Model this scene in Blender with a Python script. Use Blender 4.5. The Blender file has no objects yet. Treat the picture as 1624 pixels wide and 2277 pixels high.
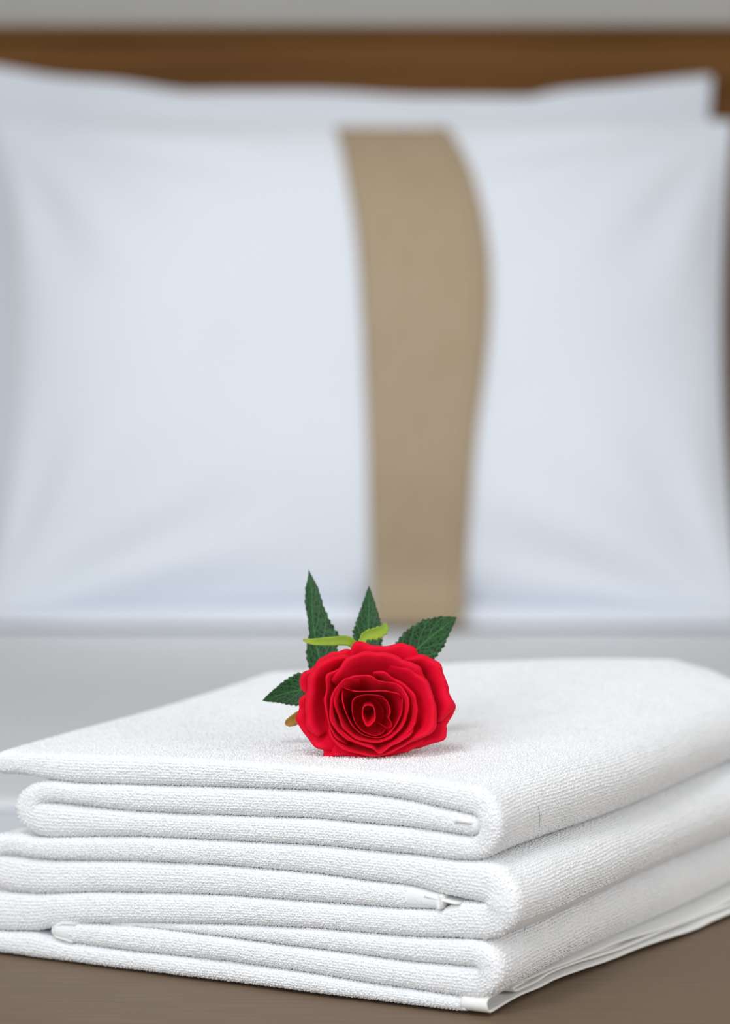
import bpy, math, random
import numpy as np
from mathutils import Vector, noise

random.seed(7)
RNG = np.random.default_rng(7)
scene = bpy.context.scene
COL = scene.collection

# ------------------------------------------------------------------ camera, world, lights, exposure
BZ = 0.60                                   # height of the bed's top above the floor
cam_d = bpy.data.cameras.new('camera')
cam = bpy.data.objects.new('camera', cam_d)
COL.objects.link(cam)
cam.location = (0, 0, BZ + 0.273)
cam.rotation_euler = (math.radians(90 - 3.286), 0, 0)
cam_d.sensor_fit = 'VERTICAL'
cam_d.sensor_height = 36
cam_d.lens = 36 * 6000 / 2277
cam_d.clip_start = 0.05
cam_d.dof.use_dof = True
cam_d.dof.focus_distance = 1.165
cam_d.dof.aperture_fstop = 5.6
scene.camera = cam

world = bpy.data.worlds.new('world')
scene.world = world
world.use_nodes = True
world.node_tree.nodes['Background'].inputs[0].default_value = (0.985, 0.985, 0.98, 1)
world.node_tree.nodes['Background'].inputs[1].default_value = 0.50


def area(name, loc, target, size, energy, color, spread=180):
    l = bpy.data.lights.new(name, 'AREA')
    l.shape = 'RECTANGLE'
    l.size, l.size_y = size
    l.energy = energy
    l.color = color
    l.spread = math.radians(spread)
    o = bpy.data.objects.new(name, l)
    COL.objects.link(o)
    o.location = loc
    o.rotation_euler = (Vector(target) - Vector(loc)).to_track_quat('-Z', 'Y').to_euler()
    return o


area('window_daylight', (-1.4, -1.1, 1.7), (0, 1.4, 0.7), (1.5, 1.5), 36, (0.89, 0.95, 1.0))

area('right_fill_light', (1.9, -0.3, 1.5), (0.1, 1.4, 0.7), (1.0, 1.2), 15, (1.0, 0.98, 0.95))  # added fill lamp that lifts the shaded right side of the towels


def add_spot(loc, target, energy, cone, soft):  # spot lamp added for its pool of light, not a known fitting
    l = bpy.data.lights.new('added_spot', 'SPOT')
    l.energy = energy
    l.spot_size = math.radians(cone)
    l.spot_blend = 1.0
    l.shadow_soft_size = soft
    l.color = (0.985, 0.99, 1.0)
    ob = bpy.data.objects.new('added_spot', l)
    COL.objects.link(ob)
    ob.location = loc
    ob.rotation_euler = (Vector(target) - Vector(loc)).to_track_quat('-Z', 'Y').to_euler()


add_spot((-0.1, 0.9, 2.5), (0.0, 2.68, 0.86), 56, 27, 0.2)  # added spot: brightens the pillows' middle and fades towards their sides
add_spot((-0.45, 0.1, 2.5), (0.06, 1.22, 0.66), 48, 38, 0.28)  # added spot that brightens the towels and the rose from above

scene.view_settings.view_transform = 'Standard'
scene.view_settings.look = 'None'
scene.view_settings.gamma = 1
scene.view_settings.use_curve_mapping = False
scene.view_settings.exposure = 0.0


# ------------------------------------------------------------------ helpers
def lin(r, g, b):
    f = lambda c: (c / 255 / 12.92) if c / 255 <= 0.04045 else ((c / 255 + 0.055) / 1.055) ** 2.4
    return (f(r), f(g), f(b), 1)


def new_mat(name, color, rough=0.8, sheen=0.0, spec=0.3):
    m = bpy.data.materials.new(name)
    m.use_nodes = True
    b = m.node_tree.nodes['Principled BSDF']
    b.inputs['Base Color'].default_value = color
    b.inputs['Roughness'].default_value = rough
    b.inputs['Specular IOR Level'].default_value = spec
    b.inputs['Sheen Weight'].default_value = sheen
    return m, m.node_tree.nodes, m.node_tree.links, b


def N(nodes, typ, **kw):
    n = nodes.new(typ)
    for k, v in kw.items():
        if k in n.inputs:
            n.inputs[k].default_value = v
        else:
            setattr(n, k, v)
    return n


def noise_mat(name, c1, c2, scale, rough=0.8, bump=0.0, bscale=800, dist=0.0002, sheen=0.0, stretch=(1, 1, 1), spec=0.3):
    m, nd, lk, b = new_mat(name, c1, rough, sheen, spec)
    tc = N(nd, 'ShaderNodeTexCoord')
    mp = N(nd, 'ShaderNodeMapping')
    mp.inputs['Scale'].default_value = stretch
    lk.new(tc.outputs['Object'], mp.inputs['Vector'])
    n1 = N(nd, 'ShaderNodeTexNoise', Scale=scale, Detail=5.0)
    lk.new(mp.outputs[0], n1.inputs['Vector'])
    r = N(nd, 'ShaderNodeValToRGB')
    r.color_ramp.elements[0].color = c1
    r.color_ramp.elements[1].color = c2
    r.color_ramp.elements[0].position = 0.35
    r.color_ramp.elements[1].position = 0.68
    lk.new(n1.outputs[0], r.inputs[0])
    lk.new(r.outputs[0], b.inputs['Base Color'])
    if bump:
        n2 = N(nd, 'ShaderNodeTexNoise', Scale=bscale, Detail=3.0)
        lk.new(tc.outputs['Object'], n2.inputs['Vector'])
        bp = N(nd, 'ShaderNodeBump', Strength=bump, Distance=dist)
        lk.new(n2.outputs[0], bp.inputs['Height'])
        lk.new(bp.outputs[0], b.inputs['Normal'])
    return m


def mesh_obj(name, verts, faces, mat, parent=None, smooth=True, uv=None):
    me = bpy.data.meshes.new(name)
    me.from_pydata([tuple(map(float, v)) for v in verts], [], [tuple(map(int, f)) for f in faces])
    if uv is not None:
        layer = me.uv_layers.new(name='uv')
        idx = np.empty(len(me.loops), dtype=np.int64)
        me.loops.foreach_get('vertex_index', idx)
        layer.data.foreach_set('uv', np.asarray(uv, dtype=np.float32)[idx].ravel())
    if smooth:
        me.polygons.foreach_set('use_smooth', [True] * len(me.polygons))
    me.materials.append(mat)
    me.update()
    o = bpy.data.objects.new(name, me)
    COL.objects.link(o)
    if parent:
        o.parent = parent
    return o


def grid_faces(ni, nj, wrap_j=False):
    fs = []
    jm = nj if wrap_j else nj - 1
    for i in range(ni - 1):
        for j in range(jm):
            j2 = (j + 1) % nj
            fs.append((i * nj + j, i * nj + j2, (i + 1) * nj + j2, (i + 1) * nj + j))
    return fs


def box(x0, x1, y0, y1, z0, z1):
    v = [(x, y, z) for x in (x0, x1) for y in (y0, y1) for z in (z0, z1)]
    f = [(0, 1, 3, 2), (4, 6, 7, 5), (0, 4, 5, 1), (2, 3, 7, 6), (0, 2, 6, 4), (1, 5, 7, 3)]
    return v, f


def bevel(o, w, seg=3):
    m = o.modifiers.new('bevel', 'BEVEL')
    m.width = w
    m.segments = seg
    m.limit_method = 'ANGLE'
    return o


def solid(o, t, offset=0.0):
    m = o.modifiers.new('solid', 'SOLIDIFY')
    m.thickness = t
    m.offset = offset
    return o


def empty(name, loc, rot=(0, 0, 0)):
    o = bpy.data.objects.new(name, None)
    o.empty_display_size = 0.05
    COL.objects.link(o)
    o.location = loc
    o.rotation_euler = rot
    return o


def tag(o, label, cat, group=None):
    o['label'] = label
    o['category'] = cat
    if group:
        o['group'] = group
    return o


# ------------------------------------------------------------------ materials
M_wall = noise_mat('wall_paint', lin(190, 189, 184), lin(196, 195, 190), 6, 0.9, 0.1, 300)
M_floor = noise_mat('floor_carpet', lin(120, 110, 98), lin(140, 128, 114), 60, 0.95, 0.3, 500)
M_linen = noise_mat('white_linen', lin(228, 233, 241), lin(232, 237, 244), 4, 0.85, 0.08, 1500, sheen=0.1)
M_cover = noise_mat('grey_coverlet', lin(229, 231, 234), lin(233, 235, 238), 5, 0.9, 0.1, 1200)
M_duvet = noise_mat('white_duvet', lin(226, 232, 238), lin(232, 236, 240), 5, 0.9)
M_base = noise_mat('bed_base_fabric', lin(88, 76, 64), lin(96, 84, 72), 40, 0.9, 0.2, 700)
M_band = noise_mat('tan_sateen', lin(167, 147, 120), lin(173, 154, 128), 30, 0.6, 0.1, 900, stretch=(6, 1, 1), spec=0.35)
M_runner = noise_mat('brown_sateen', lin(113, 94, 75), lin(120, 101, 81), 25, 0.55, 0.12, 900, stretch=(1, 12, 1), spec=0.3)
M_hem = noise_mat('white_woven_hem', lin(243, 243, 240), lin(247, 247, 245), 200, 0.75, 0.25, 2600, 0.0003)
M_terry = noise_mat('white_terry', lin(246, 248, 250), lin(250, 251, 253), 60, 0.95, 0.35, 900, 0.0008, sheen=0.15, spec=0.1)


def wood():
    m, nd, lk, b = new_mat('headboard_wood', lin(120, 82, 46), 0.65, 0, 0.12)
    tc = N(nd, 'ShaderNodeTexCoord')
    mp = N(nd, 'ShaderNodeMapping')
    mp.inputs['Scale'].default_value = (1.6, 10, 26)
    lk.new(tc.outputs['Object'], mp.inputs['Vector'])
    n1 = N(nd, 'ShaderNodeTexNoise', Scale=1.7, Detail=6.0, Distortion=0.6)
    lk.new(mp.outputs[0], n1.inputs['Vector'])
    r = N(nd, 'ShaderNodeValToRGB')
    r.color_ramp.elements[0].color = lin(98, 64, 30)
    r.color_ramp.elements[0].position = 0.3
    r.color_ramp.elements[1].color = lin(124, 85, 44)
    r.color_ramp.elements[1].position = 0.7
    lk.new(n1.outputs[0], r.inputs[0])
    lk.new(r.outputs[0], b.inputs['Base Color'])
    return m


M_wood = wood()


def petal_mat():
    m, nd, lk, b = new_mat('red_silk', lin(240, 4, 50), 0.6, 0.12, 0.16)
    b.inputs['Sheen Tint'].default_value = lin(255, 120, 140)
    tc = N(nd, 'ShaderNodeTexCoord')
    n1 = N(nd, 'ShaderNodeTexNoise', Scale=90.0, Detail=4.0)
    lk.new(tc.outputs['Object'], n1.inputs['Vector'])
    r = N(nd, 'ShaderNodeValToRGB')
    r.color_ramp.elements[0].color = lin(236, 2, 40)
    r.color_ramp.elements[0].position = 0.3
    r.color_ramp.elements[1].color = lin(247, 8, 58)
    r.color_ramp.elements[1].position = 0.7
    lk.new(n1.outputs[0], r.inputs[0])
    lk.new(r.outputs[0], b.inputs['Base Color'])
    # woven silk relief
    uvn = N(nd, 'ShaderNodeTexCoord')
    w1 = N(nd, 'ShaderNodeTexWave', Scale=900.0)
    w2 = N(nd, 'ShaderNodeTexWave', Scale=900.0)
    w2.bands_direction = 'Y'
    lk.new(uvn.outputs['Object'], w1.inputs['Vector'])
    lk.new(uvn.outputs['Object'], w2.inputs['Vector'])
    mx = N(nd, 'ShaderNodeMath', operation='MULTIPLY')
    lk.new(w1.outputs['Fac'], mx.inputs[0])
    lk.new(w2.outputs['Fac'], mx.inputs[1])
    bp = N(nd, 'ShaderNodeBump', Strength=0.45, Distance=0.0001)
    lk.new(mx.outputs[0], bp.inputs['Height'])
    lk.new(bp.outputs[0], b.inputs['Normal'])
    # a thin fabric petal lets some light through
    tr = N(nd, 'ShaderNodeBsdfTranslucent')
    tr.inputs['Color'].default_value = lin(250, 12, 40)
    ms = N(nd, 'ShaderNodeMixShader')
    ms.inputs[0].default_value = 0.14
    out = nd['Material Output']
    lk.new(b.outputs[0], ms.inputs[1])
    lk.new(tr.outputs[0], ms.inputs[2])
    lk.new(ms.outputs[0], out.inputs['Surface'])
    return m


M_petal = petal_mat()


def leaf_mat():
    # uv: x = 0..1 across (0.5 is the midrib), y = 0..1 from base to tip
    m, nd, lk, b = new_mat('leaf_green', lin(18, 70, 36), 0.55, 0, 0.35)
    uv = N(nd, 'ShaderNodeUVMap')
    uv.uv_map = 'uv'
    sep = N(nd, 'ShaderNodeSeparateXYZ')
    lk.new(uv.outputs[0], sep.inputs[0])

    def math_(op, a, bb=None, c=None):
        n = N(nd, 'ShaderNodeMath', operation=op)
        for k, v in enumerate((a, bb, c)):
            if v is None:
                continue
            if isinstance(v, (int, float)):
                n.inputs[k].default_value = v
            else:
                lk.new(v, n.inputs[k])
        return n.outputs[0]
    dx = math_('ABSOLUTE', math_('SUBTRACT', sep.outputs[0], 0.5))
    mid = math_('LESS_THAN', dx, 0.022)
    lat = math_('ABSOLUTE', math_('SUBTRACT', math_('FRACT', math_('SUBTRACT', math_('MULTIPLY', sep.outputs[1], 6.0), math_('MULTIPLY', dx, 4.2))), 0.5))
    latm = math_('LESS_THAN', lat, 0.055)
    mp = N(nd, 'ShaderNodeMapping')
    mp.inputs['Scale'].default_value = (9, 20, 1)
    lk.new(uv.outputs[0], mp.inputs[0])
    vo = N(nd, 'ShaderNodeTexVoronoi', feature='DISTANCE_TO_EDGE')
    vo.inputs['Scale'].default_value = 1.0
    lk.new(mp.outputs[0], vo.inputs['Vector'])
    ret = math_('MULTIPLY', math_('LESS_THAN', vo.outputs['Distance'], 0.09), 0.5)
    ve = math_('MAXIMUM', math_('MAXIMUM', mid, math_('MULTIPLY', latm, 0.9)), ret)
    nz = N(nd, 'ShaderNodeTexNoise', Scale=5.0, Detail=3.0)
    lk.new(uv.outputs[0], nz.inputs['Vector'])
    r = N(nd, 'ShaderNodeValToRGB')
    r.color_ramp.elements[0].color = lin(7, 36, 15)
    r.color_ramp.elements[1].color = lin(18, 62, 27)
    lk.new(nz.outputs[0], r.inputs[0])
    mx = N(nd, 'ShaderNodeMixRGB')
    mx.inputs[2].default_value = lin(52, 112, 54)
    lk.new(ve, mx.inputs[0])
    lk.new(r.outputs[0], mx.inputs[1])
    lk.new(mx.outputs[0], b.inputs['Base Color'])
    bp = N(nd, 'ShaderNodeBump', Strength=0.5, Distance=0.0005)
    bp.invert = True
    lk.new(ve, bp.inputs['Height'])
    lk.new(bp.outputs[0], b.inputs['Normal'])
    return m


M_leaf = leaf_mat()
M_sepal = noise_mat('sepal_lime', lin(104, 152, 36), lin(158, 178, 58), 60, 0.6, 0.3, 2500, 0.0002)
M_sepal_tip = noise_mat('sepal_rust', lin(150, 128, 40), lin(178, 112, 66), 160, 0.65, 0.3, 2500, 0.0002)
M_stem = noise_mat('stem_green', lin(40, 96, 40), lin(62, 120, 52), 80, 0.55)
M_thread = new_mat('thread_grey', lin(120, 110, 100))[0]

# ------------------------------------------------------------------ the setting
v, f = box(-2.6, 2.6, 3.06, 3.16, 0, 2.7)
o = mesh_obj('wall_back', v, f, M_wall, smooth=False); o['kind'] = 'structure'
v, f = box(-2.6, 2.6, -2.0, 3.16, -0.1, 0)
o = mesh_obj('floor', v, f, M_floor, smooth=False); o['kind'] = 'structure'
v, f = box(-2.6, 2.6, 3.045, 3.06, 0, 0.09)
o = mesh_obj('baseboard_back', v, f, M_hem, smooth=False); o['kind'] = 'structure'

# ------------------------------------------------------------------ bed
bed = tag(empty('bed', (0, 1.85, 0)), 'bed with a plain wooden headboard against the wall', 'bed')


def bed_part(name, b, mat, bw):
    x0, x1, y0, y1, z0, z1 = b
    v, f = box(x0, x1, y0 - 1.85, y1 - 1.85, z0, z1)
    return bevel(mesh_obj(name, v, f, mat, bed, smooth=True), bw)


hb = bed_part('headboard', (-1.0, 1.0, 3.0, 3.04, 0.0, BZ + 0.621), M_wood, 0.003)
cap = bed_part('cap', (-1.005, 1.005, 2.995, 3.043, BZ + 0.621, BZ + 0.638), M_wood, 0.003)
cap.parent = hb
bed_part('base', (-0.9, 0.9, 0.72, 2.995, 0.10, 0.34), M_base, 0.01)
bed_part('mattress', (-0.9, 0.9, 0.72, 2.99, 0.34, BZ - 0.008), M_linen, 0.04)
for sx in (-0.82, 0.82):
    for sy in (0.82, 2.88):
        bed_part('leg', (sx - 0.03, sx + 0.03, sy - 0.03, sy + 0.03, 0.0, 0.10), M_wood, 0.004)


def drape(name, y0, y1, ztop, mat, thick, drop=0.25, seed=0, amp=0.0015):
    """cloth laid over the bed and hanging down both sides"""
    xs = np.concatenate([np.full(6, -0.905 - ztop * 0.2), np.linspace(-0.89, 0.89, 40), np.full(6, 0.905 + ztop * 0.2)])
    zs = np.concatenate([np.linspace(-drop, -0.02, 6), np.zeros(40), np.linspace(-0.02, -drop, 6)])
    ys = np.linspace(y0, y1, 44)
    V = []
    for y in ys:
        for x, z in zip(xs, zs):
            n = noise.noise(Vector((x * 3 + seed, y * 4, seed))) if z == 0 else 0
            edge = min(1, (y - y0) / 0.03, (y1 - y) / 0.03)
            V.append((x, y, BZ + ztop + z + amp * n * edge - 0.5 * thick))
    ob = mesh_obj(name, V, grid_faces(len(ys), len(xs)), mat)
    solid(ob, thick)
    return ob


tag(drape('duvet', 0.74, 2.93, -0.006, M_duvet, 0.004, 0.30, 3), 'white duvet spread over the mattress under the other covers', 'duvet')
tag(drape('coverlet', 1.645, 2.90, -0.0005, M_cover, 0.005, 0.24, 11), 'pale grey coverlet between the pillows and the towels', 'coverlet')
tag(drape('bed_runner', 0.80, 1.40, -0.0008, M_runner, 0.004, 0.34, 5, 0.0008), 'brown satin bed runner under the stack of towels', 'bed runner')


# ------------------------------------------------------------------ pillows
def smooth_noise(x, y, z):
    return noise.noise(Vector((x, y, z)))


class Pillow:
    def __init__(self, W, H, T, loc, lean, seed, pinx=0.045, pinz=0.06, ear=0.0, wrinkle=1.0, top=None):
        self.W, self.H, self.T, self.loc, self.lean, self.seed = W, H, T, loc, lean, seed
        self.pinx, self.pinz, self.ear, self.wr = pinx, pinz, ear, wrinkle
        self.top = top

    def outline(self, s, t):
        x = self.W * s * (1 - self.pinx * (1 - t * t))
        z = self.H * t * (1 - self.pinz * (1 - s * s) ** 1.0) + self.H
        if self.top is not None and t > -1:
            z += (np.interp(x, self.top[0], self.top[1]) - 2 * self.H) * max(0, t) ** 1.5 + self.pinz * self.H * (1 - s * s) * max(0, t) ** 1.5
        z += self.ear * max(0, t) * (abs(s) ** 2 - 0.3) + 0.004 * t * t * smooth_noise(s * 4, 3.3, self.seed)
        return x, z

    def depth(self, s, t):
        g = max(0, 1 - abs(s) ** 2.5) ** 0.62 * max(0, 1 - abs(t) ** 2.5) ** 0.62
        # creases that run from the corners into the pillow
        w = 0
        for cx, cz in ((-1, 1), (1, 1), (-1, -1), (1, -1)):
            dx, dz = s - cx, t - cz
            r = math.hypot(dx, dz)
            a = math.atan2(dz, dx)
            w += math.sin(a * 15 + cx * 2 + cz + self.seed) * math.exp(-((r - 0.42) / 0.3) ** 2) * 0.007
        w += 0.006 * smooth_noise(s * 1.6 + self.seed, t * 2.4, self.seed)
        return g * (self.T) + w * self.wr * min(1, g * 2.2)

    def front(self, s, t, off=0.0):
        x, z = self.outline(s, t)
        return Vector((x, -self.depth(s, t) - off, z))

    def build(self, name, mat, label):
        root = tag(empty(name, self.loc, (-self.lean, 0, 0)), label, 'pillow')
        ni, nj = 56, 44
        V = []
        us = [math.sin(math.pi / 2 * q) for q in np.linspace(-1, 1, ni)]
        ts = [math.sin(math.pi / 2 * q) for q in np.linspace(-1, 1, nj)]
        for s in us:
            for t in ts:
                V.append(self.front(s, t))
        fr = grid_faces(ni, nj)
        base = len(V)
        for s in us:
            for t in ts:
                p = self.front(s, t)
                V.append((p.x, -p.y * 0.55, p.z))
        F = fr + [tuple(base + k for k in reversed(q)) for q in fr]
        ob = cush = mesh_obj('cushion', V, F, mat, root)
        import bmesh
        bm = bmesh.new(); bm.from_mesh(ob.data)
        bmesh.ops.remove_doubles(bm, verts=bm.verts, dist=0.0004)
        bm.to_mesh(ob.data); bm.free()
        # piped seam round the edge
        loop = [(s, -1) for s in us] + [(1, t) for t in ts[1:]] + [(s, 1) for s in reversed(us[:-1])] + [(-1, t) for t in reversed(ts[1:-1])]
        pts = [self.front(s, t) for s, t in loop]
        ring = []
        n = len(pts)
        for k, p in enumerate(pts):
            d = (pts[(k + 1) % n] - pts[k - 1]).normalized()
            a = d.cross(Vector((0, 1, 0))).normalized()
            for q in range(6):
                th = q * math.pi / 3
                ring.append(p + a * 0.003 * math.cos(th) + Vector((0, 1, 0)) * 0.003 * math.sin(th))
        F = [(k * 6 + q, k * 6 + (q + 1) % 6, ((k + 1) % n) * 6 + (q + 1) % 6, ((k + 1) % n) * 6 + q) for k in range(n) for q in range(6)]
        mesh_obj('seam', ring, F, mat, cush)
        self.root = root
        return root


# height of the rear pillow's sagging top edge along its width (m)
rear_x = [-0.43, -0.37, -0.315, -0.24, -0.17, -0.02, 0.12, 0.205, 0.24, 0.32, 0.40]
rear_z = [0.592, 0.583, 0.574, 0.566, 0.556, 0.554, 0.552, 0.5475, 0.556, 0.562, 0.572]
rear_z = [q + 0.005 for q in rear_z]
rear = Pillow(0.404, 0.285, 0.060, (-0.028, 2.905, BZ + 0.002), math.radians(6), 2.3, 0.03, 0.05, 0.0, 1.0, (rear_x, rear_z))
rear.build('pillow', M_linen, 'plain white pillow propped against the headboard, behind the pillow with the tan band')
fp = Pillow(0.386, 0.270, 0.105, (0.0, 2.745, BZ + 0.003), math.radians(13), 6.1, 0.045, 0.040, -0.016)
fp_root = fp.build('pillow', M_linen, 'plump white pillow with a tan fabric band across it')
# loose flange of the pillowcase that droops from the lower seam onto the bed
V = []
ss = np.linspace(-0.99, 0.99, 60)
for s in ss:
    a = fp.front(s, -0.985)
    for q in np.linspace(0, 1, 8):
        wob = smooth_noise(s * 3.2, 1.7, 0.4) * 0.008 * q
        y = a.y - 0.034 * q - 0.012 * math.sin(q * math.pi) + wob
        V.append((a.x, y, (a.z + 0.003) * (1 - q) + q * (y * math.tan(fp.lean) + 0.0005)))
flange = mesh_obj('flange', V, grid_faces(60, 8), M_linen, fp_root)
solid(flange, 0.003, 0)

# ------------------------------------------------------------------ tan band laid over the front pillow
band_tab = np.array([[275, 740, 1000], [350, 757, 1035], [420, 768, 1060], [520, 785, 1083], [620, 797, 1095], [720, 803, 1096],
                     [800, 808, 1090], [900, 813, 1078], [1000, 817, 1063], [1100, 820, 1053], [1250, 823, 1043], [1400, 827, 1036]])
# the table's rows turned into metres on the pillow's own face
band_h = 0.273 + (794 - band_tab[:, 0]) / 6000 * 2.70
band_l = (band_tab[:, 1] - 812) / 6000 * 2.665
band_r = (band_tab[:, 2] - 812) / 6000 * 2.665
band = tag(empty('pillow_band', fp.loc, (-fp.lean, 0, 0)), 'tan fabric band hanging down the middle of the white pillow', 'band')


def on_pillow(x, z, off):
    s, t = 0.0, 0.0
    for _ in range(12):
        t = (z - fp.H) / (fp.H * (1 - fp.pinz * (1 - s * s)))
        t = max(-1, min(1, t))
        s = x / (fp.W * (1 - fp.pinx * (1 - t * t)))
        s = max(-1, min(1, s))
    p = fp.front(s, t)
    return Vector((x, p.y - off, z))


def band_surface(fr0, fr1, off, nrow=60, ncol=14):
    V = []
    zs = list(np.linspace(-0.0125, 0.512, nrow))
    for z in zs:
        zw = z * math.cos(fp.lean) + 0.003
        l = np.interp(zw, band_h[::-1], band_l[::-1])
        r = np.interp(zw, band_h[::-1], band_r[::-1])
        for c in np.linspace(fr0, fr1, ncol):
            x = l + (r - l) * c
            p = on_pillow(x, z, off)
            if z < 0.06:                      # the foot of the band stands clear of the flange
                k = (0.06 - z) / 0.06
                p.y = p.y * (1 - k) + min(p.y, -0.062 - off) * k
            V.append(p)
    # over the top and down behind
    for k, (dy, dz) in enumerate(((0.012, 0.005), (0.028, 0.006), (0.045, 0.001), (0.056, -0.02), (0.064, -0.06))):
        for c in range(ncol):
            p = V[(nrow - 1) * ncol + c]
            V.append(Vector((p.x, p.y + dy, p.z + dz)))
    return V, grid_faces(nrow + 5, ncol)


V, F = band_surface(0.0, 1.0, 0.004)
solid(cloth := mesh_obj('cloth', V, F, M_band, band), 0.003)
V, F = band_surface(0.91, 0.985, 0.0065, 60, 4)
solid(mesh_obj('hem', V, F, M_band, cloth), 0.002)

# ------------------------------------------------------------------ towels: thick terry layers folded over one another
ANG = 0.49
EU = np.array([-math.cos(ANG), math.sin(ANG)])     # along the stack's front, from its right corner
EV = np.array([math.sin(ANG), math.cos(ANG)])      # from its front to its back
CORNER = np.array([0.051, 1.105])


def B(*pts):
    p = sorted(pts)
    xs = [q[0] for q in p]
    zs = [q[1] for q in p]
    return lambda u: np.interp(u, xs, zs)


# heights (mm) of the seams between layers along the front, u in mm from the right corner
T0 = B((-10, 94.0), (6, 95.5), (30, 97.5), (80, 98.5), (140, 98), (200, 95.5), (246, 93.5), (270, 92.5))
L1 = B((270, 82), (246.4, 82.9), (236.5, 83.4), (222.9, 82.4), (207, 81.9), (173.4, 83.4), (127, 86.1), (82.2, 88.0), (57.8, 88.2), (36.4, 87.1), (17.9, 84.6), (6, 83.0))
L2 = B((209.5, 71.9), (188.5, 71.6), (173.5, 71.6), (127, 73.5), (82.2, 75.8), (57.8, 75.6), (36.4, 75.7), (17.9, 74.7), (9.6, 74.3))
L3 = B((270, 56), (236.7, 56.2), (226.8, 55.4), (209.6, 56.8), (187.9, 59.1), (173.6, 60.3), (127, 62.4), (82.2, 64.3), (57.8, 64.3), (36.4, 64.3), (17.9, 63.6), (3.4, 64.3))
L4 = B((270, 45), (246.8, 46.2), (231.8, 45.5), (217, 45.8), (173.6, 49.2), (127.1, 51.4), (82.2, 51.9), (57.8, 51.2), (36.4, 50.9), (22.5, 48.6), (15.6, 47.8), (4.8, 46.8))
L5 = B((270, 28), (247, 28.6), (227, 29.5), (188, 34), (127.1, 38.3), (82.2, 39.8), (57.8, 40.3), (36.4, 41), (22.5, 42), (4, 42.5))
L6 = B((270, 10), (247.1, 10.4), (229.6, 12), (218.5, 15.5), (200.2, 18.7), (173.8, 21.2), (127.2, 25.6), (82.3, 28.3), (57.8, 28.6), (36.4, 29.4), (4.9, 31.2))
L7 = B((240, 18), (214, 18.4), (200, 18.7), (178.6, 19.5), (150.3, 19.9), (127.2, 19.7), (82.3, 19.2), (57.8, 18.9), (36.4, 18.6), (15.3, 19.2), (6, 19.6))
L8 = B((218.1, 9.6), (210, 8.9), (188.2, 8.6), (173.9, 8.4), (127.2, 9.4), (82.3, 8.5), (57.8, 7.3), (36.4, 7.0), (15.3, 6.5), (4, 6.0))
L8b = B((270, 10), (247, 10.2), (229.6, 11.6), (218.1, 10), (210, 8.9), (188.2, 8.6), (173.9, 8.4), (127.2, 9.4), (82.3, 8.5), (57.8, 7.3), (36.4, 7.0), (15.3, 6.5), (4, 6.0))
L9 = B((270, 1.5), (258, 0.8), (247, 0.2), (230, 0), (0, 0))


def seg(top, bot, u0, u1, n=None):
    n = n or int(abs(u1 - u0) / 2.0) + 2
    u = np.linspace(u0, u1, n)
    t, b = top(u), bot(u)
    return [(uu, (tt + bb) / 2, (tt - bb) / 2) for uu, tt, bb in zip(u, t, b)]


def bend(p, q, side, bulge, n=14):
    """rounded turn from path point p to q; side -1 bulges towards u<0"""
    (u0, z0, r0), (u1, z1, r1) = p, q
    out = []
    for k in range(1, n):
        a = k / n * math.pi
        w = (1 - math.cos(a)) / 2
        out.append((u0 + (u1 - u0) * w + side * bulge * math.sin(a) ** 0.85, z0 + (z1 - z0) * w, r0 + (r1 - r0) * w))
    return out


def deform(P, k):
    """P[...,3] in mm (u, v, z) -> stack shape: low swells, a back that lies higher"""
    u, v_, z = P[..., 0], P[..., 1], P[..., 2]
    hz = np.clip(z / 95, 0, 1.2)
    vv = np.clip(v_, 0, 400)
    z2 = z + hz * (0.05 + 0.95 * np.clip((u + 8) / 55, 0, 1)) * (14 * np.clip(vv / 290, 0, 1.05) ** 1.3) + hz * 0.8 * np.sin(u / 37 + v_ / 52 + k) * np.clip(vv / 60, 0, 1)
    near = np.clip(1 - np.clip(u, 0, 400) / 60, 0, 1)
    u2 = u + near * 1.8 * np.sin(v_ / 46 + k * 1.9) * np.clip(vv / 30, 0, 1)
    out = np.stack([CORNER[0] + (EU[0] * u2 + EV[0] * v_) / 1000, CORNER[1] + (EU[1] * u2 + EV[1] * v_) / 1000, z2 / 1000], -1)
    return out


NA = 11          # ring points on the rounded front of a layer
NVV = 22         # ring points from front to back on each face


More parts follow.
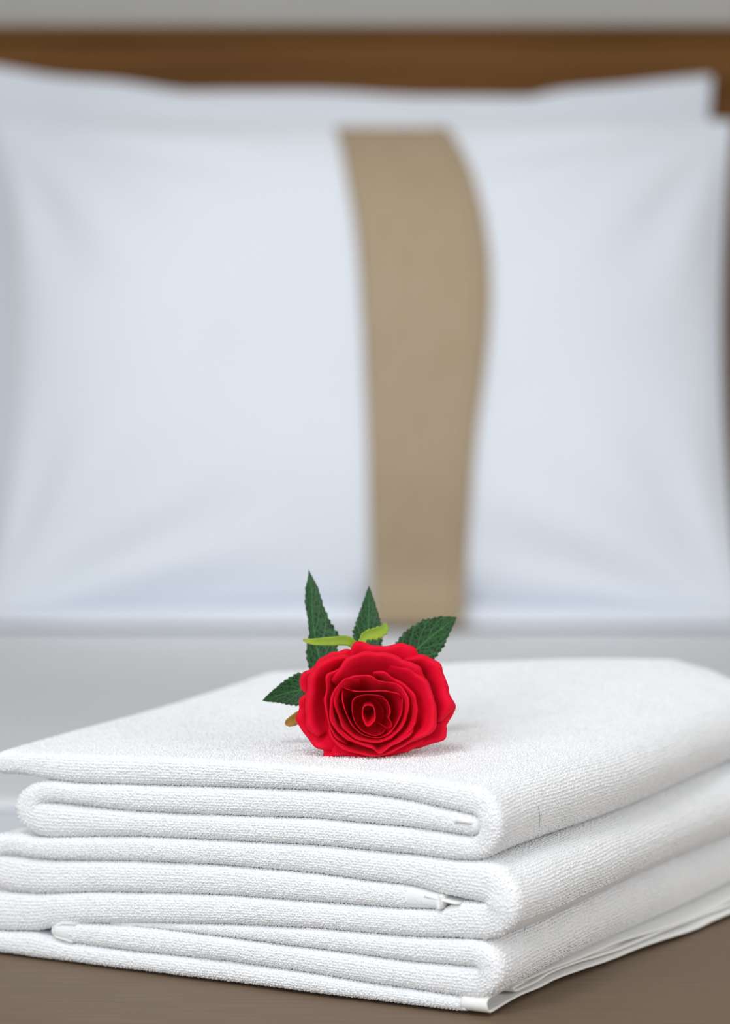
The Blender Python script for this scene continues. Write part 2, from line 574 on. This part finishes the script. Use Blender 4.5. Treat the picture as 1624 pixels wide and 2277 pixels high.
def ribbon_grid(path, k, round_ends=(True, True), vjit=1.2, vmax_fn=None):
    pts = list(path)
    if round_ends[0]:
        (u0, z0, r0), (u1, z1, _) = pts[0], pts[1]
        d = math.copysign(1, u0 - u1)
        pts = [(u0 + d * r0 * 0.8 * s, z0, r0 * c) for s, c in ((1, 0.02), (0.92, 0.45), (0.65, 0.78), (0.3, 0.95))] + pts
    else:
        pts = [(pts[0][0], pts[0][1], 0.02)] + [pts[0]] + pts
    if round_ends[1]:
        (u0, z0, r0), (u1, z1, _) = pts[-1], pts[-2]
        d = math.copysign(1, u0 - u1)
        pts = pts + [(u0 + d * r0 * 0.8 * s, z0, r0 * c) for s, c in ((0.3, 0.95), (0.65, 0.78), (0.92, 0.45), (1, 0.02))]
    else:
        pts = pts + [pts[-1], (pts[-1][0], pts[-1][1], 0.02)]
    A = np.array(pts)
    n = len(A)
    tan = np.zeros((n, 2))
    for i in range(n):
        i0, i1 = i, i
        while i0 > 0 and np.hypot(*(A[i, :2] - A[i0, :2])) < 0.8:
            i0 -= 1
        while i1 < n - 1 and np.hypot(*(A[i, :2] - A[i1, :2])) < 0.8:
            i1 += 1
        d = A[i1, :2] - A[i0, :2]
        tan[i] = d / (np.hypot(*d) + 1e-9)
    # moving towards u<0 (to the right), +normal is up
    nrm = np.stack([tan[:, 1], -tan[:, 0]], 1)
    th = np.linspace(math.pi / 2, -math.pi / 2, NA)
    rows = []
    for i in range(n):
        u, z, r = A[i]
        vj = vjit * smooth_noise(u / 30 + k * 7.7, z / 9, k * 3.1)
        vmax = 346 - 0.40 * np.clip(u, 0, 260) - 14 * max(0, 1 - max(u, 0) / 30)
        if vmax_fn:
            vmax = vmax_fn(u)
        ring = []
        r = r - min(0.28, r * 0.1)
        sn = np.sign(np.sin(th)) * np.abs(np.sin(th)) ** 0.75
        for a, s in zip(th, sn):
            ring.append((u + nrm[i, 0] * r * s, vj + 5.0 - 5.0 * math.cos(a) ** 0.8 * min(1, r / 3) - 0.0, z + nrm[i, 1] * r * s))
        vs = 5.0 + vj + (vmax - 5) * np.linspace(0, 1, NVV + 1)[1:] ** 1.3
        for v_ in vs:
            ring.append((u - nrm[i, 0] * r, v_, z - nrm[i, 1] * r))
        for v_ in vs[::-1]:
            ring.append((u + nrm[i, 0] * r, v_, z + nrm[i, 1] * r))
        rows.append(ring)
    return A, np.array(rows)                      # n x (NA + 2*NVV) x 3


def pile(P, jidx, iidx, row_mm, step_mm, rows_along_s, ref, hgt=0.55, wid=0.58):
    """terry loops on the sub-grid P[i, j] (metres, already deformed): returns verts, faces"""
    S = P[np.ix_(iidx, jidx)]
    ls = np.concatenate([[0], np.cumsum(np.median(np.linalg.norm(np.diff(S, axis=0), axis=-1), axis=1))]) * 1000
    lj = np.concatenate([[0], np.cumsum(np.median(np.linalg.norm(np.diff(S, axis=1), axis=-1), axis=0))]) * 1000
    if rows_along_s:
        a = np.arange(row_mm / 2, lj[-1], row_mm); b = np.arange(step_mm / 2, ls[-1], step_mm)
        jj, ii = np.meshgrid(a, b, indexing='ij')
        jj = jj + RNG.normal(0, 0.12 * row_mm, jj.shape)
        ii = ii + RNG.uniform(-0.5, 0.5, ii.shape) * step_mm
    else:
        a = np.arange(row_mm / 2, ls[-1], row_mm); b = np.arange(step_mm / 2, lj[-1], step_mm)
        ii, jj = np.meshgrid(a, b, indexing='ij')
        wob = 0.35 * np.sin(jj / 9.0 + ii / 7.0)
        ii = ii + wob + RNG.normal(0, 0.10 * row_mm, ii.shape)
        jj = jj + RNG.uniform(-0.5, 0.5, jj.shape) * step_mm
    fi = np.clip(np.interp(ii.ravel(), ls, np.arange(len(ls))), 0, len(ls) - 1.001)
    fj = np.clip(np.interp(jj.ravel(), lj, np.arange(len(lj))), 0, len(lj) - 1.001)
    i0, j0 = fi.astype(int), fj.astype(int)
    a, b = (fi - i0)[:, None], (fj - j0)[:, None]
    p00, p10, p01, p11 = S[i0, j0], S[i0 + 1, j0], S[i0, j0 + 1], S[i0 + 1, j0 + 1]
    pos = p00 * (1 - a) * (1 - b) + p10 * a * (1 - b) + p01 * (1 - a) * b + p11 * a * b
    ds = (p10 - p00) * (1 - b) + (p11 - p01) * b
    dj = (p01 - p00) * (1 - a) + (p11 - p10) * a
    ds /= np.linalg.norm(ds, axis=1, keepdims=True) + 1e-12
    dj /= np.linalg.norm(dj, axis=1, keepdims=True) + 1e-12
    nn = np.cross(ds, dj)
    nn /= np.linalg.norm(nn, axis=1, keepdims=True) + 1e-12
    rr = ref[iidx][i0]
    out = (pos - rr)
    nn *= np.where((out * nn).sum(1, keepdims=True) < 0, -1.0, 1.0)
    tt = np.cross(nn, ds)
    n = len(pos)
    w = wid / 1000 * RNG.uniform(0.75, 1.25, (n, 1))
    h = hgt / 1000 * RNG.uniform(0.6, 1.3, (n, 1))
    lean = (ds * RNG.normal(0, 0.22, (n, 1)) + tt * RNG.normal(0, 0.22, (n, 1))) / 1000
    ang = RNG.uniform(0, math.pi, (n, 1))
    e1 = ds * np.cos(ang) + tt * np.sin(ang)
    e2 = np.cross(nn, e1)
    base = pos - nn * 0.0001
    wa, wb = w * 1.25, w * 0.8
    shoulder = nn * h * 0.62 + lean * 0.5
    V = np.stack([base + e1 * wa, base + e2 * wb, base - e1 * wa, base - e2 * wb,
                  base + shoulder + e1 * wa * 0.8, base + shoulder + e2 * wb * 0.8, base + shoulder - e1 * wa * 0.8, base + shoulder - e2 * wb * 0.8,
                  base + nn * h + lean], 1)
    q = np.array([[0, 1, 5, 4], [1, 2, 6, 5], [2, 3, 7, 6], [3, 0, 4, 7]])
    t3 = np.array([[4, 5, 8], [5, 6, 8], [6, 7, 8], [7, 4, 8]])
    return V.reshape(-1, 3), n, q, t3, nn


def pile_mesh(name, chunks, mat, parent, origin):
    Vs, loops, starts, totals = [], [], [], []
    off = 0
    for V, n, q, t3, nn in chunks:
        Vs.append(V)
        basei = off + np.arange(n)[:, None, None] * 9
        lq = (basei + q[None]).reshape(-1)
        lt = (basei + t3[None]).reshape(-1)
        loops += [lq, lt]
        totals += [np.full(n * 4, 4), np.full(n * 4, 3)]
        off += len(V)
    V = np.concatenate(Vs) - np.array(origin)
    L = np.concatenate(loops)
    T = np.concatenate(totals)
    S = np.concatenate([[0], np.cumsum(T)[:-1]])
    me = bpy.data.meshes.new(name)
    me.vertices.add(len(V)); me.vertices.foreach_set('co', V.astype(np.float32).ravel())
    me.loops.add(len(L)); me.loops.foreach_set('vertex_index', L.astype(np.int32))
    me.polygons.add(len(T)); me.polygons.foreach_set('loop_start', S.astype(np.int32)); me.polygons.foreach_set('loop_total', T.astype(np.int32))
    me.polygons.foreach_set('use_smooth', np.ones(len(T), dtype=bool))
    me.materials.append(mat)
    me.update(calc_edges=True)
    me.validate()
    ob = bpy.data.objects.new(name, me)
    COL.objects.link(ob)
    ob.parent = parent
    ob['kind'] = 'stuff'
    return ob


def towel(name, label, ribbons, base_z, k):
    """ribbons: list of dict(path, ends, faces=[(which, i0, i1)]) -> Empty with body + terry_pile"""
    org = np.array([CORNER[0] + EU[0] * 0.125 + EV[0] * 0.14, CORNER[1] + EU[1] * 0.125 + EV[1] * 0.14, base_z / 1000])
    root = tag(empty(name, (org[0], org[1], org[2] + BZ)), label, 'towel', 'towels in the folded stack')
    V, F, chunks = [], [], []
    for rb in ribbons:
        A, G = ribbon_grid(rb['path'], k, rb.get('ends', (True, True)), rb.get('vjit', 1.2))
        P = deform(G, k)
        n, m = P.shape[:2]
        o0 = len(V)
        V += list(P.reshape(-1, 3) - org)
        F += [tuple(o0 + q for q in fc) for fc in grid_faces(n, m, True)]
        # front of every layer
        u = A[:, 0]
        skip = rb.get('bare', (1e9, 1e9))
        for lo, hi in rb.get('front', [(0, n - 1)]):
            ii = np.arange(lo, hi if hi > 0 else n + hi)
            ok = ~((u[ii] > skip[0]) & (u[ii] < skip[1]))
            ii = ii[ok]
            if len(ii) > 2:
                chunks.append(pile(P, np.arange(0, NA), ii, 1.15, 0.9, True, P[:, [0, NA - 1]].mean(1)))
        for side, lo, hi in rb.get('outer', []):
            ii = np.arange(lo, hi if hi > 0 else n + hi)
            if side > 0:
                jj = np.array(list(range(NA + 2 * NVV - 1, NA + NVV - 1, -1)))
                jj = np.concatenate([[0], jj])[::-1]
            else:
                jj = np.arange(NA - 1, NA + NVV)
            chunks.append(pile(P, jj, ii, 1.5, 0.9, False, P[:, NA - 1 if side > 0 else 0], 0.62))
    mesh_obj('body', V, F, M_terry, root)
    pile_mesh('terry_pile', chunks, M_terry, root, org)
    return root, org


def idx_of(path, lead, pred):
    ii = [i for i, p in enumerate(path) if pred(p)]
    return lead + ii[0], lead + ii[-1] + 1


# --- top towel: top layer -> right turn -> lower layer -> left turn -> middle layer ending inside
a1 = seg(T0, L1, 246, 10)
a3 = seg(L2, L3, 10, 222)
a2 = seg(L1, L2, 216, 8)
pathA = a1 + bend(a1[-1], a3[0], -1, 10.5) + a3 + bend(a3[-1], a2[0], 1, 13.5, 12) + a2
nA1 = len(a1)
top_end = 4 + nA1 + 14
# --- middle towel: middle layer from its hem -> left turn -> upper layer -> right turn -> lower layer
b2 = seg(L4, L5, 22.5, 240)
b1 = seg(L3, L4, 240, 6)
L5r = B((6, 46.6), (10, 46.6), (14, 46.2), (20, 43.2), (24, 42), *[(q, float(L5(q))) for q in (36.4, 57.8, 82.2, 127.1, 188, 227, 247, 270)])
b3 = seg(L5r, L6, 6, 262)
lb = bend(b2[-1], b1[0], 1, 14, 12)
rbend = bend(b1[-1], b3[0], -1, 11.5)
pathB = b2 + lb + b1 + rbend + b3
# --- bottom towel: middle layer from its hem -> right turn -> upper layer; and the long lower layer
c2 = seg(L7, L8, 215, 8)
c1 = seg(L6, L7, 8, 190)
rc = bend(c2[-1], c1[0], -1, 8.0)
pathC = c2 + rc + c1
c3 = seg(L8b, L9, 264, 11)

tA, oA = towel('folded_towel', 'white terry towel on top of the stack, with the red rose lying on it',
               [dict(path=pathA, front=[(2, -3)], bare=(1e9, 1e9), outer=[(1, 3, top_end)])], 56, 1)
iB = 2 + len(b2) + len(lb) + len(b1)
tB, oB = towel('folded_towel', 'white terry towel in the middle of the stack',
               [dict(path=pathB, ends=(False, True), front=[(10, -3)], outer=[(1, iB - 8, iB + 9)])], 10, 2)
iC = 4 + len(c2)
tC, oC = towel('folded_towel', 'white terry towel at the bottom of the stack, on the brown runner',
               [dict(path=pathC, front=[(7, -4)], outer=[(-1, iC - 5, iC + 16)]),
                dict(path=c3, ends=(True, False), front=[(2, -3)])], 0, 3)


def hem_strip(parent, org, k, pts_uz, v0, v1, thick, nv=40, wav=None):
    """woven hem: open path in (u, z), carried from v0 to v1"""
    V = []
    for v_ in np.linspace(v0, v1, nv):
        for u, z in pts_uz:
            du, dz = (0, 0) if wav is None else wav(u, v_, z)
            V.append((u + du, v_, z + dz))
    P = deform(np.array(V), k) - org
    ob = mesh_obj('hem', P, grid_faces(nv, len(pts_uz)), M_hem, parent)
    solid(ob, thick / 1000)
    return ob


# hem ends that show in the folds on the front
hem_strip(tA, oA, 1, [(15, 80.5), (10, 80.6), (7.5, 80.2)], -0.6, 120, 1.4)
hem_strip(tB, oB, 2, [(30, 47.4), (22, 46.4), (16, 45.6), (14, 45.8)], 0.4, 200, 0.8)
hem_strip(tB, oB, 2, [(24, 42.6), (22.2, 43.0), (21.8, 45), (22.0, 47.5), (23, 48.4)], -0.2, 200, 0.8)
hem_strip(tC, oC, 3, [(206, 18.1), (213, 17.6), (218, 15.6), (218.6, 13.6), (216.5, 11.0), (208, 9.6)], 0.3, 150, 1.0)

# the woven border of the lowest layer: folded back on itself at the front, its free edges wavy along the right
edge_v = [0, 19, 71, 111, 169, 233, 300, 330]
edge_u = [0.5, 1.0, 0.5, -7.5, -11.2, -17.5, -20, -20]


def border(inset, z_low, z_up, gap_seed, closed, vf=5.0):
    """a sheet that runs from the back along z_low to the front, turns and runs back along z_up"""
    prof = []
    vs = np.linspace(318, vf + 1, 46)
    for v_ in vs:
        prof.append((v_, z_low))
    if closed:
        for a in np.linspace(-math.pi / 2, math.pi / 2, 9)[1:-1]:
            prof.append((vf - 4.5 * math.cos(a), (z_low + z_up) / 2 + (z_up - z_low) / 2 * math.sin(a)))
        for v_ in vs[::-1]:
            prof.append((v_, z_up))
    V = []
    nq = 12
    for q, (v_, z) in enumerate(prof):
        up = q > len(prof) / 2
        e = np.interp(v_, edge_v, edge_u) + inset * (0.4 + v_ / 180) + (2.6 if up else 0) * (v_ / 120 + 0.15)
        e += 1.1 * math.sin(v_ / 17 + gap_seed) * min(1, v_ / 40)
        for c in np.linspace(0, 1, nq):
            u = 13 + (e - 13) * c
            lift = 0.7 * math.sin(v_ / 23 + gap_seed * 2 + (1.2 if up else 0)) * c * min(1, v_ / 40)
            zz = z + (abs(lift) if not up else lift) - (0.28 * z * c * min(1, v_ / 150) if up else 0)
            V.append((u, v_, max(zz, 0.9)))
    P = deform(np.array(V), 3) - oC
    ob = mesh_obj('hem', P, grid_faces(len(prof), nq), M_hem, tC)
    solid(ob, 0.0009)
    return ob


border(0.0, 0.9, 7.0, 0.4, True)
border(3.2, 2.9, 5.0, 1.9, True, 36.0)

# a stray fibre clinging to the top towel's side
fib = []
for q in np.linspace(0, 1, 14):
    p = deform(np.array([-7.9 - 0.1 * q, 34 + 1.6 * math.sin(q * 2.6), 83 - 9 * q]), 1)
    fib.append(Vector(p))
o_f = sum(fib, Vector()) / len(fib)
V = []
for p in fib:
    for a in range(4):
        V.append(p - o_f + Vector((math.cos(a * math.pi / 2), 0, math.sin(a * math.pi / 2))) * 0.00009)
ob = mesh_obj('stray_fibre', V, grid_faces(len(fib), 4, True), M_thread)
ob.location = o_f + Vector((0.0, 0, BZ))
tag(ob, 'fine dark fibre clinging to the side of the top towel', 'fibre')

# ------------------------------------------------------------------ the rose
ROSE_D = 1.163
rose = tag(empty('artificial_rose', (0.0075, ROSE_D, BZ + 0.0990)), 'red artificial rose with green leaves lying on the top towel', 'rose')
SC = 20.98                                   # drawing units per mm
CXY = np.array([745.0, 780.0])
RC = np.array([-6.0, 19.4, 0.0])            # heart of the flower, mm, from the point it rests on
TILT = math.radians(7)


def rose_pt(x, y, z):
    """flower frame (x right, y up, z towards the viewer; mm) -> local metres of the rose"""
    yy = y * math.cos(TILT) + z * math.sin(TILT)
    zz = -y * math.sin(TILT) + z * math.cos(TILT)
    return ((x + RC[0]) / 1000, -(zz) / 1000, (yy + RC[1]) / 1000)


def catmull(P, n, closed=False):
    P = np.asarray(P, float)
    if not closed:
        P = np.vstack([2 * P[0] - P[1], P, 2 * P[-1] - P[-2]])
    else:
        P = np.vstack([P[-1], P, P[0], P[1]])
    out = []
    m = len(P) - 3
    for q in np.linspace(0, m - 1e-6, n):
        i = int(q); t = q - i
        p0, p1, p2, p3 = P[i:i + 4]
        out.append(0.5 * (2 * p1 + (p2 - p0) * t + (2 * p0 - 5 * p1 + 4 * p2 - p3) * t * t + (3 * p1 - p0 - 3 * p2 + p3) * t ** 3))
    return np.array(out)


PROF = {
    # (share of the lip's distance from the axis, height relative to the lip)
    'cup': [(0.10, -30), (0.62, -24), (0.93, -13), (1.03, -5), (1.0, -0.3), (1.005, 0), (1.03, -0.5)],
    'flare': [(0.10, -30), (0.52, -21), (0.80, -11), (0.93, -3.6), (0.985, -0.3), (1.0, 0), (1.025, -0.6)],
    'open': [(0.10, -30), (0.50, -22), (0.80, -11), (0.92, -3.2), (0.975, -0.2), (0.995, 0.1), (1.02, -0.8)],
    'roll': [(0.08, -29), (0.45, -20), (0.72, -8), (0.86, -0.6), (0.95, 1.8), (1.0, 0.4), (1.0, -2.0)],
    'flat': [(0.06, -22), (0.40, -12), (0.70, -3.5), (0.88, -0.2), (0.97, 0.3), (1.0, -1.0)],
}


def petal(lip, z, prof, zend=None, ns=48, nt=24, seed=0.0, rip=0.85, mat=None):
    L = (np.array(lip, float) - CXY) / SC * np.array([1, -1])
    C = catmull(L, ns)
    pr = catmull(PROF[prof], nt)
    z0, z1 = (z, z) if zend is None else (z, zend)
    V, uv = [], []
    for i, c in enumerate(C):
        a = i / (ns - 1)
        zl = z0 + (z1 - z0) * a
        side = min(1, min(a, 1 - a) / 0.17)
        side = side * (2 - side)
        for j, (rho, h) in enumerate(pr):
            b = j / (nt - 1)
            rp = rip * b * b * smooth_noise(c[0] / 5 + seed, c[1] / 5, seed + b)
            hh = h - (1 - side) * 5.0 * b
            r = (rho + rp * 0.05) * (1 - 0.05 * (1 - side) * b)
            V.append(rose_pt(c[0] * r, c[1] * r, max(-34, zl + hh + rp * 1.6)))
            uv.append((a, b))
    ob = mesh_obj('petal', V, grid_faces(ns, nt), mat or M_petal, rose, uv=uv)
    solid(ob, 0.00018)
    return ob


PET = [
    # inner cup and the small curled petal in it
    ([(905, 660), (870, 622), (790, 607), (720, 605), (650, 622), (606, 655), (596, 710), (605, 790), (630, 860), (670, 915), (720, 950), (800, 975), (870, 955), (905, 925)], -5.0, 'cup', None),
    ([(850, 630), (905, 655), (935, 715), (938, 770), (925, 810), (946, 850), (950, 892), (918, 906), (872, 882), (838, 858)], -6.0, 'cup', None),
    # second ring
    ([(503, 620), (510, 545), (560, 556), (640, 575), (760, 574), (900, 574), (1010, 598), (1048, 640)], -2.8, 'cup', None),
    ([(520, 530), (507, 600), (520, 700), (560, 810), (620, 905), (700, 965), (800, 990), (880, 985), (960, 935)], -2.5, 'cup', None),
    ([(1040, 585), (1058, 640), (1055, 690), (1040, 765), (1000, 860), (940, 940), (860, 990)], -2.0, 'cup', None),
    # third ring
    ([(480, 840), (442, 720), (437, 640), (465, 560), (520, 490), (600, 445), (700, 426), (780, 445), (850, 482)], -1.2, 'flare', None),
    ([(740, 438), (850, 476), (960, 495), (1030, 530), (1085, 610), (1105, 720), (1082, 830), (1022, 930), (940, 1000), (850, 1040)], -0.6, 'flare', None),
    ([(455, 760), (500, 880), (560, 950), (640, 1000), (740, 1027), (850, 1030), (940, 990), (1000, 930)], -1.0, 'flare', None),
    # fourth ring
    ([(660, 440), (530, 462), (440, 560), (405, 650), (395, 760), (412, 850), (460, 930), (540, 1000), (640, 1050)], -0.2, 'open', None),
    ([(480, 930), (590, 1020), (700, 1062), (780, 1085), (838, 1134), (900, 1103), (1000, 1040), (1120, 960), (1180, 880)], 0.0, 'open', None),
    ([(790, 385), (890, 402), (1000, 470), (1090, 530), (1160, 620), (1188, 740), (1172, 850), (1110, 950), (1010, 1030)], 0.2, 'open', None),
    # fifth ring, rolled edges
    ([(580, 290), (440, 392), (376, 440), (360, 560), (352, 680), (372, 790), (395, 900), (440, 980), (540, 1070)], -1.2, 'open', None),
    ([(380, 830), (400, 960), (470, 1060), (600, 1125), (720, 1148), (850, 1155), (1000, 1100), (1150, 1010), (1280, 900)], -2.0, 'open', None),
    ([(960, 290), (1100, 345), (1220, 415), (1310, 540), (1362, 680), (1372, 820), (1335, 930), (1240, 990), (1120, 1060)], -2.6, 'roll', None),
    ([(375, 450), (470, 362), (555, 272), (650, 226), (800, 212), (950, 226), (1070, 285), (1190, 340), (1290, 420)], -1.5, 'roll', None),
    # outer petals
    ([(570, 250), (588, 155), (640, 113), (720, 124), (800, 142), (880, 156), (960, 146), (1050, 147), (1140, 172), (1200, 215), (1235, 290)], -8.0, 'flat', None),
    ([(1100, 230), (1220, 244), (1320, 264), (1392, 320), (1435, 410), (1472, 520), (1505, 640), (1518, 730), (1450, 860)], -7.0, 'roll', None),
    ([(1460, 520), (1512, 640), (1540, 740), (1526, 812), (1475, 856), (1452, 884), (1463, 925), (1450, 985), (1380, 1030), (1250, 1076), (1090, 1125)], -10.0, 'flat', None),
    ([(1330, 1030), (1150, 1110), (1000, 1150), (860, 1190), (750, 1204), (640, 1190), (520, 1166), (420, 1160), (390, 1080)], -8.0, 'flat', None),
    ([(540, 1150), (440, 1172), (352, 1178), (336, 1125), (330, 1085), (345, 1020), (380, 960)], -10.5, 'flat', None),
    ([(430, 1135), (320, 1102), (240, 1066), (180, 1000), (130, 920), (96, 840), (92, 740), (105, 660), (150, 600), (200, 560)], -8.0, 'flat', None),
    ([(580, 235), (450, 240), (330, 300), (240, 372), (203, 450), (183, 560), (170, 680), (172, 800), (190, 910), (250, 1000)], -5.0, 'roll', None),
    ([(320, 310), (220, 368), (150, 400), (112, 470), (108, 530), (150, 580), (220, 610)], -12.0, 'flat', None),
    ([(640, 170), (500, 192), (420, 202), (340, 250), (270, 310), (210, 400)], -10.5, 'flat', None),
]
for q, (lip, z, prof, ze) in enumerate(PET):
    petal(lip, z, prof, ze, seed=q * 1.37)

# rolled heart of the flower
mouth = catmull((np.array([(745, 699), (788, 715), (806, 780), (800, 840), (737, 893), (702, 840), (688, 780), (702, 715)]) - CXY) / SC * np.array([1, -1]), 33, True)
V, uv = [], []
for j, b in enumerate(np.linspace(0, 1, 14)):
    for c in mouth:
        k = 0.75 + 0.25 * b
        top = c[1] / 6
        V.append(rose_pt(c[0] * k, c[1] * (0.55 + 0.45 * b) + (1 - b) * 4.2, -24 + b * 18.5 - 0.5 * top * b))
        uv.append((0, b))
solid(mesh_obj('petal', V, grid_faces(14, 33), M_petal, rose, uv=uv), 0.0004)
# small petals folded at the bottom of the cup
for rr, zz, sd in ((9.5, -25.5, 0.3), (7.0, -22.5, 2.1)):
    V = []
    for b in np.linspace(0.02, 1, 10):
        for a in np.linspace(0, 2 * math.pi, 33):
            V.append(rose_pt(rr * b * math.cos(a), rr * b * math.sin(a), zz - 4 * (1 - b * b) + 0.8 * math.sin(3 * a + sd) * b))
    solid(mesh_obj('petal', V, grid_faces(10, 33), M_petal, rose), 0.0003)

# calyx and stem lying back over the towel
V = []
cal = [(-32.5, 3.0), (-34, 7.0), (-36, 8.0), (-38, 7.2), (-42, 4.0), (-45, 2.6)]
for z, r in cal:
    for a in np.linspace(0, 2 * math.pi, 16, endpoint=False):
        V.append(rose_pt(1 + r * math.cos(a), 3 + r * math.sin(a), z))
mesh_obj('calyx', V, grid_faces(6, 16, True), M_stem, rose)
V = []
st = catmull([(1, 3, -43), (2, -3, -58), (3, -9, -76), (5, -12.5, -100), (9, -12.5, -128)], 24)
for k, p in enumerate(st):
    for a in np.linspace(0, 2 * math.pi, 10, endpoint=False):
        V.append(rose_pt(p[0] + 2.1 * math.cos(a), p[1] + 2.1 * math.sin(a), p[2]))
F = grid_faces(24, 10, True) + [tuple(range(9, -1, -1)), tuple(23 * 10 + q for q in range(10))]
mesh_obj('stem', V, F, M_stem, rose)


def blade(name, rib, half_l, half_r, depth_fn, mat, teeth=15, ser=0.07, nl=61, nc=13, cup=0.12, thick=0.0004):
    """leaf blade: rib = midrib points (mm, flower frame), half widths as [(t, w)] for its two sides"""
    R = catmull(rib, nl)
    V, uv = [], []
    for i in range(nl):
        t = i / (nl - 1)
        d = R[min(nl - 1, i + 1)] - R[max(0, i - 1)]
        d /= np.linalg.norm(d) + 1e-9
        side = np.cross(d, np.array([0, 0, 1.0])); side /= np.linalg.norm(side) + 1e-9     # to the right of the rib
        wl = np.interp(t, *zip(*half_l)); wr = np.interp(t, *zip(*half_r))
        saw = 1 + ser * (2 * ((t * teeth) % 1.0) - 1) * (0 if t < 0.08 else 1)
        for c in np.linspace(-1, 1, nc):
            w = (wl if c < 0 else wr) * (saw if abs(c) > 0.99 else 1)
            p = R[i] + side * w * c
            p = p + np.array([0, 0, 1.0]) * (cup * w * (abs(c) ** 1.6) + depth_fn(t, c))
            V.append(rose_pt(*p))
            uv.append((0.5 + 0.5 * c, t))
    ob = mesh_obj(name, V, grid_faces(nl, nc), mat, rose, uv=uv)
    solid(ob, thick)
    if name == 'leaf':                       # its stalk back to the stem
        pz = R[0][2] - 12
        k = int(np.argmin(np.abs(st[:, 2] - pz)))
        path = catmull([R[3], R[0], (R[0] + st[k]) / 2 + np.array([0, 0, -2.0]), st[k]], 12)
        PV = []
        for p in path:
            for a in np.linspace(0, 2 * math.pi, 6, endpoint=False):
                PV.append(rose_pt(p[0] + 0.7 * math.cos(a), p[1] + 0.7 * math.sin(a), p[2]))
        mesh_obj('stalk', PV, grid_faces(12, 6, True), M_stem, ob)
    return ob


def fpx(px, py, z):
    """full-photo drawing position -> flower frame mm at depth z (z<0 lies behind the flower)"""
    k = (1190 - z) / 1190.0
    x = (px - 819) / 5.04 * k
    y = (1587 - py) / 5.04 * k - z * 0.105
    return np.array([x, y * 1.0, z])


# tall leaf on the left
blade('leaf', [fpx(728, 1530, -42), fpx(712, 1490, -44), fpx(701, 1440, -46), fpx(696, 1390, -47), fpx(694, 1340, -48), fpx(688, 1298, -50)],
      [(0, 1.2), (0.12, 6.0), (0.28, 5.2), (0.42, 2.2), (0.55, 2.2), (0.68, 3.2), (0.82, 2.6), (0.93, 0.7), (1, 0)],
      [(0, 1.2), (0.15, 7.0), (0.36, 11.2), (0.5, 8.0), (0.65, 5.2), (0.8, 3.2), (0.93, 1.0), (1, 0)],
      lambda t, c: 1.5 * math.sin(t * 3), M_leaf, 17)
# leaf standing up behind the middle
blade('leaf', [fpx(818, 1500, -48), fpx(818, 1455, -50), fpx(820, 1400, -52), fpx(820, 1336, -55)],
      [(0, 1.0), (0.25, 6.5), (0.45, 7.0), (0.62, 5.4), (0.8, 3.0), (0.93, 1.1), (1, 0)],
      [(0, 1.0), (0.25, 6.2), (0.45, 6.8), (0.62, 5.2), (0.8, 3.0), (0.93, 1.2), (1, 0)],
      lambda t, c: 0, M_leaf, 17)
# leaf on the right
blade('leaf', [fpx(880, 1520, -42), fpx(915, 1480, -45), fpx(962, 1440, -48), fpx(1013, 1404, -52)],
      [(0, 1.0), (0.3, 8.8), (0.5, 9.4), (0.68, 8.2), (0.85, 4.8), (0.95, 1.8), (1, 0)],
      [(0, 1.0), (0.3, 8.8), (0.5, 8.8), (0.68, 7.0), (0.85, 3.6), (0.95, 1.3), (1, 0)],
      lambda t, c: 1.0 * math.sin(t * 3), M_leaf, 16)
# leaf lying on the towel to the left
blade('leaf', [fpx(735, 1535, -32), fpx(700, 1548, -34), fpx(660, 1556, -36), fpx(622, 1566, -36), fpx(587, 1577, -35)],
      [(0, 1.0), (0.25, 6.5), (0.45, 7.6), (0.6, 6.0), (0.8, 3.0), (0.93, 1.2), (1, 0)],
      [(0, 1.0), (0.25, 7.0), (0.45, 7.6), (0.6, 5.8), (0.8, 3.0), (0.93, 1.2), (1, 0)],
      lambda t, c: 0, M_leaf, 16)
# sepals
blade('sepal', [fpx(800, 1462, -24), fpx(775, 1440, -22), fpx(735, 1441, -22), fpx(700, 1443, -23), fpx(684, 1441, -24), fpx(675, 1437, -24)],
      [(0, 1.6), (0.25, 2.2), (0.5, 1.5), (0.75, 0.8), (0.93, 0.5), (1, 0.05)],
      [(0, 1.6), (0.25, 2.2), (0.5, 1.9), (0.75, 1.3), (0.93, 0.6), (1, 0.05)],
      lambda t, c: 0, M_sepal, 12, 0.0, nc=7, cup=0.15)
blade('sepal', [fpx(800, 1452, -24), fpx(812, 1428, -25), fpx(836, 1422, -26), fpx(852, 1415, -27), fpx(857, 1404, -28)],
      [(0, 1.2), (0.3, 1.6), (0.55, 2.1), (0.8, 1.2), (1, 0.6)],
      [(0, 1.2), (0.3, 3.0), (0.55, 3.4), (0.8, 2.4), (1, 0.3)],
      lambda t, c: 0, M_sepal, 8, 0.16, nc=7, cup=0.3)
blade('sepal', [fpx(700, 1590, -20), fpx(672, 1602, -19), fpx(652, 1612, -18), fpx(637, 1619, -18)],
      [(0, 2.2), (0.3, 2.8), (0.65, 2.4), (0.88, 1.7), (0.96, 1.0), (1, 0.2)],
      [(0, 2.2), (0.3, 2.8), (0.65, 2.2), (0.88, 1.6), (0.96, 0.9), (1, 0.2)],
      lambda t, c: 0, M_sepal_tip, 6, 0.0, nc=7, cup=0.25)
